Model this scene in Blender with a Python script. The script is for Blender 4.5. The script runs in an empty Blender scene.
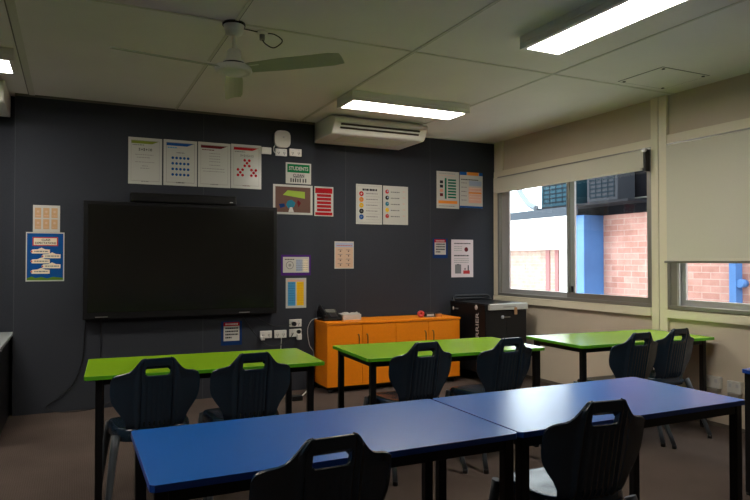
import bpy, bmesh, math, random
from mathutils import Vector, Matrix
random.seed(7)
PI = math.pi
scn = bpy.context.scene
COL = scn.collection

# ------------------------------------------------------------------ materials
MATS = {}
def mat(name, col, rough=0.6, metal=0.0, var=0.0, scale=30.0, bump=0.0, spec=0.5, coat=0.0):
    if name in MATS: return MATS[name]
    m = bpy.data.materials.new(name); m.use_nodes = True
    nt = m.node_tree; b = nt.nodes['Principled BSDF']
    b.inputs['Base Color'].default_value = (*col, 1)
    b.inputs['Roughness'].default_value = rough
    b.inputs['Metallic'].default_value = metal
    b.inputs['Specular IOR Level'].default_value = spec
    b.inputs['Coat Weight'].default_value = coat; b.inputs['Coat Roughness'].default_value = .3
    if var > 0 or bump > 0:
        tc = nt.nodes.new('ShaderNodeTexCoord')
        n = nt.nodes.new('ShaderNodeTexNoise'); n.inputs['Scale'].default_value = scale
        n.inputs['Detail'].default_value = 4
        nt.links.new(tc.outputs['Object'], n.inputs['Vector'])
        if var > 0:
            r = nt.nodes.new('ShaderNodeValToRGB')
            r.color_ramp.elements[0].position = 0.3; r.color_ramp.elements[1].position = 0.7
            r.color_ramp.elements[0].color = (*[c*(1-var) for c in col], 1)
            r.color_ramp.elements[1].color = (*[min(1, c*(1+var)) for c in col], 1)
            nt.links.new(n.outputs['Fac'], r.inputs['Fac'])
            nt.links.new(r.outputs['Color'], b.inputs['Base Color'])
        if bump > 0:
            bp = nt.nodes.new('ShaderNodeBump'); bp.inputs['Strength'].default_value = bump
            bp.inputs['Distance'].default_value = 0.004
            nt.links.new(n.outputs['Fac'], bp.inputs['Height'])
            nt.links.new(bp.outputs['Normal'], b.inputs['Normal'])
    MATS[name] = m
    return m

def emit(name, col, s):
    m = bpy.data.materials.new(name); m.use_nodes = True
    nt = m.node_tree; nt.nodes.clear()
    o = nt.nodes.new('ShaderNodeOutputMaterial'); e = nt.nodes.new('ShaderNodeEmission')
    e.inputs['Color'].default_value = (*col, 1); e.inputs['Strength'].default_value = s
    nt.links.new(e.outputs[0], o.inputs['Surface']); MATS[name] = m
    return m

def glass(name):
    m = bpy.data.materials.new(name); m.use_nodes = True
    nt = m.node_tree; nt.nodes.clear()
    o = nt.nodes.new('ShaderNodeOutputMaterial'); mx = nt.nodes.new('ShaderNodeMixShader')
    t = nt.nodes.new('ShaderNodeBsdfTransparent'); t.inputs['Color'].default_value = (.93, .96, .95, 1)
    g = nt.nodes.new('ShaderNodeBsdfGlossy'); g.inputs['Roughness'].default_value = 0.02
    f = nt.nodes.new('ShaderNodeFresnel'); f.inputs['IOR'].default_value = 1.45
    gm = nt.nodes.new('ShaderNodeNewGeometry'); sb = nt.nodes.new('ShaderNodeMath'); sb.operation = 'SUBTRACT'; sb.inputs[0].default_value = 1
    ml = nt.nodes.new('ShaderNodeMath'); ml.operation = 'MULTIPLY'
    nt.links.new(gm.outputs['Backfacing'], sb.inputs[1]); nt.links.new(sb.outputs[0], ml.inputs[0]); nt.links.new(f.outputs[0], ml.inputs[1])
    nt.links.new(ml.outputs[0], mx.inputs[0]); nt.links.new(t.outputs[0], mx.inputs[1])
    nt.links.new(g.outputs[0], mx.inputs[2]); nt.links.new(mx.outputs[0], o.inputs['Surface'])
    MATS[name] = m
    return m

def brick(name, c1, c2, mortar, axis='Y'):
    m = bpy.data.materials.new(name); m.use_nodes = True
    nt = m.node_tree; b = nt.nodes['Principled BSDF']; b.inputs['Roughness'].default_value = .9
    tc = nt.nodes.new('ShaderNodeTexCoord'); s = nt.nodes.new('ShaderNodeSeparateXYZ'); c = nt.nodes.new('ShaderNodeCombineXYZ')
    nt.links.new(tc.outputs['Object'], s.inputs[0])
    nt.links.new(s.outputs[axis], c.inputs['X']); nt.links.new(s.outputs['Z'], c.inputs['Y'])
    t = nt.nodes.new('ShaderNodeTexBrick')
    t.inputs['Scale'].default_value = 1; t.inputs['Brick Width'].default_value = .225; t.inputs['Row Height'].default_value = .076
    t.inputs['Mortar Size'].default_value = .006; t.inputs['Mortar Smooth'].default_value = .3
    t.inputs['Color1'].default_value = (*c1, 1); t.inputs['Color2'].default_value = (*c2, 1); t.inputs['Mortar'].default_value = (*mortar, 1)
    nt.links.new(c.outputs[0], t.inputs['Vector'])
    n = nt.nodes.new('ShaderNodeTexNoise'); n.inputs['Scale'].default_value = 7
    nt.links.new(tc.outputs['Object'], n.inputs['Vector'])
    mx = nt.nodes.new('ShaderNodeMix'); mx.data_type = 'RGBA'; mx.blend_type = 'SOFT_LIGHT'; mx.inputs['Factor'].default_value = .5
    nt.links.new(t.outputs['Color'], mx.inputs['A']); nt.links.new(n.outputs['Fac'], mx.inputs['B'])
    nt.links.new(mx.outputs['Result'], b.inputs['Base Color'])
    MATS[name] = m
    return m

def carpet(name):
    m = bpy.data.materials.new(name); m.use_nodes = True
    nt = m.node_tree; b = nt.nodes['Principled BSDF']; b.inputs['Roughness'].default_value = 1
    b.inputs['Specular IOR Level'].default_value = .05
    tc = nt.nodes.new('ShaderNodeTexCoord')
    n1 = nt.nodes.new('ShaderNodeTexNoise'); n1.inputs['Scale'].default_value = 260; n1.inputs['Detail'].default_value = 3
    n2 = nt.nodes.new('ShaderNodeTexNoise'); n2.inputs['Scale'].default_value = 1.7; n2.inputs['Detail'].default_value = 5
    w = nt.nodes.new('ShaderNodeTexWave'); w.inputs['Scale'].default_value = 26; w.inputs['Distortion'].default_value = 1.2
    for x in (n1, n2, w): nt.links.new(tc.outputs['Object'], x.inputs['Vector'])
    r = nt.nodes.new('ShaderNodeValToRGB')
    r.color_ramp.elements[0].color = (.056, .042, .036, 1); r.color_ramp.elements[1].color = (.120, .092, .078, 1)
    r.color_ramp.elements[0].position = .3; r.color_ramp.elements[1].position = .7
    a = nt.nodes.new('ShaderNodeMath'); a.operation = 'ADD'; a2 = nt.nodes.new('ShaderNodeMath'); a2.operation = 'MULTIPLY_ADD'
    a2.inputs[1].default_value = .12
    nt.links.new(n1.outputs['Fac'], a.inputs[0])
    m3 = nt.nodes.new('ShaderNodeMath'); m3.operation = 'MULTIPLY_ADD'; m3.inputs[1].default_value = .5; m3.inputs[2].default_value = -.31
    nt.links.new(n2.outputs['Fac'], m3.inputs[0]); nt.links.new(m3.outputs[0], a.inputs[1])
    nt.links.new(w.outputs['Fac'], a2.inputs[0]); nt.links.new(a.outputs[0], a2.inputs[2])
    nt.links.new(a2.outputs[0], r.inputs['Fac']); nt.links.new(r.outputs['Color'], b.inputs['Base Color'])
    bp = nt.nodes.new('ShaderNodeBump'); bp.inputs['Strength'].default_value = .5; bp.inputs['Distance'].default_value = .004
    nt.links.new(n1.outputs['Fac'], bp.inputs['Height']); nt.links.new(bp.outputs['Normal'], b.inputs['Normal'])
    MATS[name] = m
    return m

M_ceil = mat('ceiling_paint', (.87, .86, .80), .7, var=.03, scale=2)
M_strip = mat('ceiling_strip', (.70, .70, .60), .6)
M_gap = mat('ceiling_gap', (.26, .26, .22), .8)
M_felt = mat('charcoal_wall_felt', (.038, .042, .052), .95, var=.10, scale=180, bump=.4, spec=.15)
M_beige = mat('beige_wall_paint', (.64, .55, .43), .55, var=.03, scale=3)
M_cream = mat('cream_trim_paint', (.84, .77, .60), .45)
M_floor = carpet('carpet_weave')
M_alu = mat('grey_aluminium', (.34, .33, .30), .38, .55)
M_alul = mat('pale_aluminium', (.62, .62, .62), .35, .5)
M_glass = glass('window_glass')
M_blind = mat('blind_fabric', (.71, .68, .57), .8, var=.03, scale=220)
M_black = mat('black_powder_coat', (.006, .006, .007), .45, spec=.25)
M_blackp = mat('black_plastic', (.009, .009, .010), .3, spec=.35)
M_screen = mat('black_glass_screen', (.008, .008, .007), .16, spec=.5)
M_white = mat('white_plastic', (.72, .71, .66), .4)
M_whitew = mat('white_enamel', (.84, .84, .77), .4)
M_green = mat('lime_laminate', (.25, .47, .010), .25, var=.02, scale=5, spec=.9)
M_blue = mat('blue_laminate', (.0, .118, .50), .27, var=.02, scale=5, spec=1.0, coat=.2)
M_gedge = mat('green_edge_band', (.10, .40, .008), .4)
M_bedge = mat('blue_edge_band', (.002, .05, .33), .4)
M_navy = mat('navy_chair_plastic', (.013, .031, .055), .27, var=.1, scale=300, bump=.05, spec=.6)
M_legp = mat('slate_leg_plastic', (.045, .055, .066), .4)
M_orange = mat('orange_laminate', (.95, .265, .002), .42, var=.03, scale=40)
M_handle = mat('bronze_handle', (.16, .09, .05), .3, .8)
M_grey = mat('grey_laminate', (.30, .33, .33), .4)
M_paper = mat('white_paper', (.50, .50, .46), .55)
M_gloss = mat('laminated_paper', (.50, .50, .46), .16)
M_diff = emit('light_diffuser', (1.0, .93, .83), 25.0)
M_brickA = brick('red_brick', (.40, .19, .155), (.49, .265, .22), (.47, .32, .275))
M_brickB = brick('pale_brick', (.33, .22, .18), (.37, .26, .21), (.38, .31, .27))
INK = dict(
    ink=(.02, .02, .025), grey=(.20, .20, .20), lgrey=(.30, .30, .28), olive=(.22, .27, .03), blue=(.01, .09, .32), maroon=(.13, .01, .015),
    red=(.42, .004, .012), green=(.0, .16, .05), dgreen=(.0, .14, .08), tan=(.55, .34, .18), navy=(.005, .03, .13), royal=(.004, .07, .26),
    lime=(.28, .40, .05), brown=(.13, .07, .055), teal=(.02, .16, .24), purple=(.07, .015, .17), sky=(.08, .33, .58), yellow=(.80, .50, .01),
    orange=(.80, .27, .04), peach=(.60, .42, .30), pink=(.66, .30, .22), cream=(.78, .68, .52), lblue=(.36, .42, .56), salmon=(.72, .42, .32),
    white=(.54, .53, .49), grass=(.10, .22, .02), coral=(.50, .05, .05), pinkish=(.70, .62, .64))
def ink(k): return mat('print_' + k, INK[k], .6, spec=.12)

# ------------------------------------------------------------------ mesh helpers
def nb(): return bmesh.new()
def _mi(fs, mi):
    for f in fs: f.material_index = mi
def box(bm, x0, x1, y0, y1, z0, z1, bev=0, mi=0, seg=2):
    vs = [bm.verts.new(p) for p in ((x0,y0,z0),(x1,y0,z0),(x1,y1,z0),(x0,y1,z0),(x0,y0,z1),(x1,y0,z1),(x1,y1,z1),(x0,y1,z1))]
    fs = [bm.faces.new([vs[i] for i in f]) for f in ((0,3,2,1),(4,5,6,7),(0,1,5,4),(1,2,6,5),(2,3,7,6),(3,0,4,7))]
    _mi(fs, mi)
    if bev > 0:
        es = list({e for f in fs for e in f.edges})
        r = bmesh.ops.bevel(bm, geom=es, offset=bev, segments=seg, profile=.5, affect='EDGES')
        _mi(r['faces'], mi)
def frame_of(d):
    d = d.normalized(); a = Vector((0,0,1)) if abs(d.z) < .9 else Vector((1,0,0))
    u = d.cross(a).normalized(); return u, d.cross(u).normalized()
def tube(bm, pts, rad, n=12, mi=0, cap=True):
    pts = [Vector(p) for p in pts]; rings = []
    rr = rad if isinstance(rad, (list, tuple)) else [rad]*len(pts)
    u = None
    for i, p in enumerate(pts):
        d = (pts[min(i+1, len(pts)-1)] - pts[max(i-1, 0)]).normalized()
        if u is None: u, v = frame_of(d)
        else:
            u = (u - d*u.dot(d)).normalized(); v = d.cross(u)
        rings.append([bm.verts.new(p + (u*math.cos(2*PI*k/n) + v*math.sin(2*PI*k/n))*rr[i]) for k in range(n)])
    for a, b in zip(rings, rings[1:]):
        for k in range(n):
            f = bm.faces.new((a[k], a[(k+1)%n], b[(k+1)%n], b[k])); f.material_index = mi; f.smooth = True
    if cap:
        for r in (rings[0][::-1], rings[-1]): bm.faces.new(r).material_index = mi
def lathe(bm, prof, c=(0,0,0), n=32, mi=0):
    rings = []
    for r, z in prof:
        rings.append([bm.verts.new((c[0]+r*math.cos(2*PI*k/n), c[1]+r*math.sin(2*PI*k/n), c[2]+z)) for k in range(n)] if r > 1e-6 else [bm.verts.new((c[0], c[1], c[2]+z))])
    for a, b in zip(rings, rings[1:]):
        for k in range(n):
            va = (a[k], a[(k+1)%n]) if len(a) > 1 else (a[0],)
            vb = (b[(k+1)%n], b[k]) if len(b) > 1 else (b[0],)
            q = va + vb
            if len(q) > 2:
                f = bm.faces.new(q); f.material_index = mi; f.smooth = True
def prism(bm, poly, axis, a, b, mi=0, bev=0):
    """poly: 2-D outline in the two other axes (cyclic order), extruded along axis from a to b"""
    def P(p, t):
        if axis == 'x': return (t, p[0], p[1])
        if axis == 'y': return (p[0], t, p[1])
        return (p[0], p[1], t)
    A = [bm.verts.new(P(p, a)) for p in poly]; B = [bm.verts.new(P(p, b)) for p in poly]
    fs = [bm.faces.new(A), bm.faces.new(B[::-1])]
    n = len(poly)
    for i in range(n): fs.append(bm.faces.new((A[i], B[i], B[(i+1)%n], A[(i+1)%n])))
    _mi(fs, mi)
    if bev:
        r = bmesh.ops.bevel(bm, geom=list({e for f in fs for e in f.edges}), offset=bev, segments=2, profile=.5, affect='EDGES'); _mi(r['faces'], mi)
def spline(pts, n=8):
    pts = [Vector(p) for p in pts]; out = []
    P = [pts[0]] + pts + [pts[-1]]
    for i in range(1, len(P)-2):
        for k in range(n):
            t = k/n; a, b, c, d = P[i-1], P[i], P[i+1], P[i+2]
            out.append(.5*((2*b) + (c-a)*t + (2*a-5*b+4*c-d)*t*t + (3*b-a-3*c+d)*t**3))
    return out + [pts[-1]]

def obj(name, bm, mats, parent=None, smooth=False, recalc=True):
    if recalc: bmesh.ops.recalc_face_normals(bm, faces=bm.faces)
    me = bpy.data.meshes.new(name); bm.to_mesh(me); bm.free()
    for m in (mats if isinstance(mats, (list, tuple)) else [mats]): me.materials.append(m)
    if smooth:
        for p in me.polygons: p.use_smooth = True
    o = bpy.data.objects.new(name, me); COL.objects.link(o)
    if parent: o.parent = parent
    return o
def thing(name, label, cat, loc=(0,0,0), rz=0, group=None):
    o = bpy.data.objects.new(name, None); COL.objects.link(o); o.location = loc; o.rotation_euler = (0,0,rz)
    o.empty_display_size = .1
    return tag(o, label, cat, group)
def tag(o, label, cat, group=None):
    o['label'] = label; o['category'] = cat
    if group: o['group'] = group
    return o
def struct(name, bm, m, parent=None):
    o = obj(name, bm, m, parent)
    if not parent: o['kind'] = 'structure'
    return o
def copy_tree(o, parent=None):
    c = o.copy(); COL.objects.link(c)
    if parent: c.parent = parent
    for ch in list(o.children): copy_tree(ch, c)
    return c
def sbox(name, x0, x1, y0, y1, z0, z1, m, bev=0, parent=None):
    bm = nb(); box(bm, x0, x1, y0, y1, z0, z1, bev); return struct(name, bm, m, parent)
def pbox(name, x0, x1, y0, y1, z0, z1, m, parent, bev=.002):
    bm = nb(); box(bm, x0, x1, y0, y1, z0, z1, bev); return obj(name, bm, m, parent)

def text_polys(s):
    cu = bpy.data.curves.new('lettering', 'FONT'); cu.body = s; cu.resolution_u = 2; cu.offset = .018; cu.align_x = 'LEFT'
    o = bpy.data.objects.new('lettering', cu); COL.objects.link(o)
    dg = bpy.context.evaluated_depsgraph_get(); dg.update()
    me = bpy.data.meshes.new_from_object(o.evaluated_get(dg))
    vs = [v.co.copy() for v in me.vertices]; ps = [list(p.vertices) for p in me.polygons]
    bpy.data.objects.remove(o); bpy.data.curves.remove(cu); bpy.data.meshes.remove(me)
    x0 = min(v.x for v in vs); x1 = max(v.x for v in vs); y0 = min(v.y for v in vs); y1 = max(v.y for v in vs)
    return [((v.x-x0)/(x1-x0), (v.y-y0)/(y1-y0)) for v in vs], ps

# ------------------------------------------------------------------ dimensions (metres; eye point above the origin)
CAMZ = 1.27; CZ = 2.655; TY = 5.995; RY = 6.115; RX = 4.47
XL, YB = -3.0, -3.2                       # left wall, rear wall

# ------------------------------------------------------------------ setting
sbox('floor', XL-.1, RX+.15, YB-.1, RY+.1, -.1, 0, M_floor)
sbox('ceiling', XL-.1, RX+.15, YB-.1, RY+.1, CZ, CZ+.1, M_ceil)
sbox('wall_back', XL-.1, RX+.15, RY, RY+.12, 0, CZ, M_felt)
sbox('wall_back_bulkhead', -.43, 2.19, TY, RY, 0, CZ, M_felt)
sbox('wall_left', XL-.12, XL, YB, RY, 0, CZ, M_felt)
sbox('wall_rear', XL-.1, RX+.15, YB-.12, YB, 0, CZ, M_beige)
# right wall around its two windows
WX = RX + .02
bm = nb()
W1 = (3.87, 6.06); W2 = (1.45, 3.72); ZS, ZH = .875, 2.245
box(bm, WX, WX+.1, YB, RY, 0, ZS); box(bm, WX, WX+.1, YB, RY, ZH, CZ)
box(bm, WX, WX+.1, W1[1], RY, ZS, ZH); box(bm, WX, WX+.1, W2[1], W1[0], ZS, ZH); box(bm, WX, WX+.1, YB, W2[0], ZS, ZH)
struct('wall_right', bm, M_beige)
tr = 0
def trim(x0, x1, y0, y1, z0, z1, m=M_cream, bev=.003):
    global tr; tr += 1
    return sbox('trim_%d' % tr, x0, x1, y0, y1, z0, z1, m, bev)
trim(RX-.012, WX, 3.80, 3.872, 0, CZ)              # post, two boards with a groove between
trim(RX-.012, WX, 3.715, 3.793, 0, CZ)
trim(RX-.004, WX, 3.793, 3.80, 0, CZ, mat('trim_groove', (.25, .22, .16), .8), 0)
trim(RX-.008, WX, 3.873, RY, 2.243, 2.312)         # head rail over window 1
trim(RX-.02, WX+.03, 3.873, RY, .800, .872)        # sill rail
trim(RX-.008, WX, 1.3, 3.714, 2.240, 2.318)        # head rail over window 2
trim(RX-.02, WX+.03, 1.3, 3.714, .800, .866)
trim(RX-.013, WX, 6.042, RY, .875, 2.243)
trim(RX-.002, WX, 5.95, RY, 2.313, CZ)
sbox('baseboard_right', WX-.008, WX, YB, RY, 0, .03, mat('skirting_brown', (.12, .10, .08), .7))
trim(-.43, 2.19, TY-.012, TY, CZ-.018, CZ, mat('cornice_brown', (.16, .15, .12), .7), 0)
trim(2.19, RX, RY-.012, RY, CZ-.012, CZ, M_strip, 0)
# ceiling joint strips
for x in (-.305, .85, 2.035, 3.215):
    if x < 0:
        trim(x-.022, x+.022, YB, TY, CZ-.006, CZ, M_strip, .002)
        trim(x-.030, x-.023, YB, TY, CZ-.002, CZ, M_gap, 0)
    else:
        trim(x-.012, x+.006, YB, RY if x > 2.19 else TY, CZ-.004, CZ, M_strip, 0)
        trim(x+.007, x+.011, YB, RY if x > 2.19 else TY, CZ-.002, CZ, M_gap, 0)
trim(XL, WX, 3.655, 3.675, CZ-.0035, CZ, M_strip, 0)
# faint joints of the felt wall panels
M_joint = mat('panel_joint', (.050, .054, .064), .9)
for x, y in ((-.43+.004, TY), (2.58, RY), (3.60, RY), (1.1, TY)):
    trim(x-.0025, x+.0025, y-.0007, y, 0, CZ-.02, M_joint, 0)

def window(idx, y0, y1, stile, extra=False):
    fx0, fx1 = RX-.011, WX+.055
    w = obj('window_%d' % idx, (lambda b: (box(b, fx0, fx1, y0, y1, ZS, ZS+.03, .002), box(b, fx0, fx1, y0, y1, ZH-.03, ZH, .002),
            box(b, fx0, fx1, y0, y0+.045, ZS+.03, ZH-.03, .002), box(b, fx0, fx1, y1-.03, y1, ZS+.03, ZH-.03, .002), b)[-1])(nb()), M_alu)
    w['kind'] = 'structure'
    ya = y1-.03
    for k, (a, b_, dx) in enumerate(((stile-.045, ya, .022), (y0+.03, stile+.045, .0))):
        m = nb(); x0 = WX+dx-.012; x1 = x0+.022; t = .045 if k == 0 else .012
        tt = .05 if k == 0 else .018
        box(m, x0, x1, a, b_, ZS+.03, ZS+.03+.05, .002); box(m, x0, x1, a, b_, ZH-.08, ZH-.03, .002)
        if k == 0:
            ew = .115 if extra else .135
            box(m, x0, x1, a, a+.09, ZS+.08, ZH-.08, .002); box(m, x0, x1, b_-ew, b_, ZS+.08, ZH-.08, .002)
        else:
            box(m, x0, x1, a, a+.012, ZS+.08, ZH-.08, .002); box(m, x0, x1, b_-.03, b_, ZS+.08, ZH-.08, .002)
        s = obj('window_sash', m, M_alul if k == 0 else M_alu, w)
        m = nb(); box(m, x0+.009, x0+.013, a+.01, b_-.01, ZS+.07, ZH-.07)
        obj('window_pane', m, M_glass, s)
        if k == 0:
            m = nb(); box(m, x0-.012, x0, a+.02, a+.045, ZS+.085, ZS+.145, .003); obj('window_latch', m, M_blackp, s)
    return w
window(1, 3.872, 6.04, 4.875)
w2 = window(2, 1.45, 3.715, 2.6, True)
m = nb(); box(m, RX-.004, WX+.02, 3.625, 3.70, ZS+.03, ZH-.03, .003); obj('window_jamb', m, M_alu, w2)
m = nb(); box(m, RX-.01, RX+.004, 3.60, 3.624, ZS+.03, ZH-.03, .003); obj('window_jamb', m, M_alul, w2)

# ------------------------------------------------------------------ roller blinds
def blind(y0, y1, z0, z1, x, label, knob):
    t = thing('roller_blind', label, 'blind', (x, y0, z1))
    b = nb(); box(b, -.004, .004, .004, y1-y0, z0-z1+.02, -.01, .001)
    obj('blind_fabric', b, M_blind, t)
    b = nb(); tube(b, [(.03, .02, -.032), (.03, y1-y0, -.032)], .032, 20); obj('blind_roller', b, M_blind, t)
    b = nb(); box(b, -.009, .009, .02, y1-y0, z0-z1, z0-z1+.025, .004); obj('bottom_rail', b, M_blind, t)
    if knob:
        b = nb(); box(b, -.005, .05, -.022, .0, -.19, 0, .003); obj('blind_bracket', b, M_blackp, t)
        b = nb(); tube(b, [(-.02, -.015, -.012), (.0, -.015, -.012)], .017, 20); obj('bracket_cap', b, M_alul, t)
    else:
        b = nb(); tube(b, [(-.012, .03, z0-z1+.0), (-.012, y1-y0+.012, z0-z1+.0)], .009, 12); obj('rail_tube', b, mat('dull_rail', (.20, .19, .15), .5), t)
    return t
blind(3.895, 6.02, 2.045, 2.225, 4.40, 'short rolled-up cream roller blind over the corner window', True)
blind(1.5, 3.665, 1.262, 2.225, 4.40, 'long lowered cream roller blind covering most of the right-hand window', False)

# ------------------------------------------------------------------ ceiling lights
def ceiling_light(loc, L, W, rz, label):
    t = thing('ceiling_light', label, 'light', loc, rz, None)
    h = .08
    b = nb()
    box(b, -L/2, L/2, -W/2, W/2, -.045, 0, .004)
    e = .03
    box(b, -L/2, L/2, -W/2, -W/2+e, -h, -.045, .002); box(b, -L/2, L/2, W/2-e, W/2, -h, -.045, .002)
    box(b, -L/2, -L/2+e, -W/2+e, W/2-e, -h, -.045, .002); box(b, L/2-e, L/2, -W/2+e, W/2-e, -h, -.045, .002)
    obj('light_housing', b, M_whitew, t)
    b = nb(); box(b, -L/2+e, L/2-e, -W/2+e, W/2-e, -h+.004, -.047)
    obj('light_diffuser', b, M_diff, t)
ceiling_light((2.602, 4.855, CZ), 1.135, .33, 0, 'lit white ceiling light fitting in front of the large air conditioner')
ceiling_light((2.645, 2.53, CZ), 1.22, .31, PI/2, 'lit white ceiling light fitting nearest the camera at upper right')
ceiling_light((-.96, 4.91, CZ), 1.22, .37, 0, 'lit white ceiling light fitting cut off by the left edge')
ceiling_light((-.96, 2.0, CZ), 1.22, .31, PI/2, 'lit white ceiling light fitting out of view above the left of the room')

# ------------------------------------------------------------------ air conditioners
def aircon(x0, label):
    t = thing('air_conditioner', label, 'air conditioner', (x0, RY, CZ))
    L = 1.005; D = .63
    b = nb()
    prof = [(0, -.003), (-D+.10, -.003), (-D+.04, -.02), (-D, -.05), (-D+.005, -.075), (-D+.075, -.165), (-D+.10, -.178), (0, -.180)]
    prism(b, prof, 'x', 0, L, bev=.006)
    obj('housing', b, M_whitew, t)
    # front louvre slots, on the sloping front face
    for k in (0, 1):
        b = nb(); y = -D+.012+.024*k; z = -.093-.030*k
        prism(b, [(y-.006, z), (y+.004, z-.013), (y+.012, z-.008), (y+.004, z+.006)], 'x', .07, L-.09)
        obj('air_slot', b, mat('air_slot_dark', (.035, .025, .018), .6), t)
    b = nb(); prism(b, [(-D-.004, -.062), (-D+.004, -.056), (-D+.008, -.068), (-D, -.073)], 'x', .02, L-.02); obj('louvre', b, M_whitew, t)
    b = nb()
    for k in range(9): box(b, .15, L-.15, -.45+k*.03, -.44+k*.03, -.184, -.178)
    obj('intake_grille', b, M_strip, t)
    return t
aircon(2.205, 'white ceiling mounted air conditioner in the corner beside the dark bulkhead')
aircon(-.455-1.02, 'white ceiling mounted air conditioner cut off by the left edge')

# ------------------------------------------------------------------ ceiling fan
t = thing('ceiling_fan', 'white three-blade ceiling fan hanging on a short rod', 'fan', (.845, 3.68, CZ))
b = nb(); lathe(b, [(0, 0), (.062, 0), (.062, -.008), (.056, -.03), (.050, -.062), (.02, -.072), (0, -.072)]); obj('canopy', b, M_whitew, t)
b = nb(); lathe(b, [(0, 0), (.066, 0), (.066, -.014), (0, -.014)], (0,0,.0)); obj('canopy_gasket', b, M_blackp, t)
b = nb(); tube(b, [(0,0,-.05), (0,0,-.20)], .011, 14); obj('downrod', b, M_whitew, t)
b = nb(); lathe(b, [(0, -.155), (.03, -.155), (.04, -.165), (.042, -.205), (.048, -.215), (.060, -.222), (.060, -.236), (0, -.236)]); obj('motor_neck', b, M_whitew, t)
b = nb(); lathe(b, [(0, -.234), (.066, -.234), (.066, -.250), (0, -.250)]); obj('motor_gap', b, M_blackp, t)
b = nb(); lathe(b, [(0, -.248), (.07, -.248), (.105, -.254), (.108, -.27), (.104, -.284), (.09, -.292), (.088, -.287), (.06, -.288), (.055, -.296), (0, -.298)]); obj('motor_housing', b, M_whitew, t)
for a in (188, -43, 77):
    R_ = Matrix.Rotation(math.radians(a), 4, 'Z')
    e = nb(); n = 14; pitch = -math.radians(15)
    top = []; bot = []
    xs = [.10, .13, .2] + [.2+.47*i/8 for i in range(1, 9)]
    for x in xs:
        w = .045 + .012*min(1, (x-.10)/.2)
        if x > .655: w *= .80
        row = []
        for s in (-1, -.5, 0, .5, 1):
            y = s*w; z = -.262 + y*math.tan(pitch) - .006*(s*s) 
            row.append(Vector((x, y, z)))
        top.append(row)
    V = [[e.verts.new(R_ @ (p+Vector((0,0,.002)))) for p in r] for r in top]
    W = [[e.verts.new(R_ @ (p-Vector((0,0,.002)))) for p in r] for r in top]
    for i in range(len(xs)-1):
        for j in range(4):
            e.faces.new((V[i][j], V[i+1][j], V[i+1][j+1], V[i][j+1])); e.faces.new((W[i][j+1], W[i+1][j+1], W[i+1][j], W[i][j]))
    for i in range(len(xs)-1):
        e.faces.new((V[i][0], W[i][0], W[i+1][0], V[i+1][0])); e.faces.new((V[i+1][4], W[i+1][4], W[i][4], V[i][4]))
    for j in range(4):
        e.faces.new((V[0][j+1], W[0][j+1], W[0][j], V[0][j])); e.faces.new((V[-1][j], W[-1][j], W[-1][j+1], V[-1][j+1]))
    bl = obj('fan_blade', e, mat('fan_blade_grey', (.46, .50, .36), .5), t)
    e = nb(); box(e, .06, .17, -.02, .02, -.262, -.256, .002); bmesh.ops.transform(e, matrix=R_, verts=e.verts)
    obj('blade_bracket', e, M_whitew, bl)
# socket with a looped lead next to the fan
t = thing('ceiling_socket', 'small white ceiling socket with a looped black lead beside the fan', 'socket', (1.03, 3.74, CZ))
b = nb(); lathe(b, [(0, 0), (.035, 0), (.035, -.012), (.03, -.018), (0, -.018)]); obj('socket_plate', b, M_whitew, t)
b = nb(); tube(b, [(0,0,-.018), (0,0,-.05)], .016, 14); obj('plug', b, M_alu, t)
b = nb(); tube(b, spline([(-.16, -.04, -.012), (-.1, -.02, -.008), (0, -.01, -.01), (.07, -.02, -.012), (.12, -.02, -.045), (.07, -.01, -.09), (.02, 0, -.07), (0, 0, -.045)]), .0035, 8); obj('power_lead', b, M_blackp, t)
# access hatch
t = thing('ceiling_hatch', 'square white access hatch set in the ceiling near the window wall', 'hatch', (3.80, 3.19, CZ))
b = nb(); box(b, 0, .48, 0, .40, -.004, 0, .001); obj('hatch_panel', b, M_ceil, t)
b = nb()
for q in ((-.008, .488, -.008, 0), (-.008, .488, .40, .408), (-.008, 0, 0, .40), (.48, .488, 0, .40)): box(b, *q, -.002, 0)
obj('hatch_gap', b, M_gap, t)
for x, y in ((.03, .02), (.45, .02), (.45, .38), (.03, .38)):
    b = nb(); lathe(b, [(0, -.004), (.012, -.004), (.012, -.008), (0, -.008)], (x, y, 0), 12); obj('hatch_latch', b, M_blackp, t)

# ------------------------------------------------------------------ interactive screen and soundbar
t = thing('wall_screen', 'very large black flat screen mounted on the dark wall', 'screen', (.935, TY, 1.277))
hx, hz = .846, .507
b = nb(); box(b, -hx, hx, -.085, -.03, -hz, hz, .006)
obj('screen_housing', b, M_black, t)
b = nb(); box(b, -hx+.035, hx-.035, -.088, -.0845, -hz+.06, hz-.03, .001); obj('screen_glass', b, M_screen, t)
b = nb(); box(b, -.3, .3, -.03, 0, -.25, .25, .004); obj('wall_mount', b, M_black, t)
for x in (-.70, .53):
    b = nb(); box(b, x-.05, x+.05, -.091, -.085, -hz+.018, -hz+.024, .001); obj('bezel_buttons', b, M_alu, t)
t = thing('soundbar', 'long black soundbar mounted just above the big screen', 'speaker', (.924, TY, 1.83))
b = nb(); box(b, -.465, .465, -.09, -.012, -.042, .042, .014, seg=3); obj('speaker_body', b, M_black, t)
b = nb(); box(b, .40, .43, -.0915, -.088, -.020, -.014); obj('logo_badge', b, M_alul, t)
b = nb(); box(b, -.3, .3, -.014, 0, -.02, .02); obj('wall_bracket', b, M_black, t)

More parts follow.
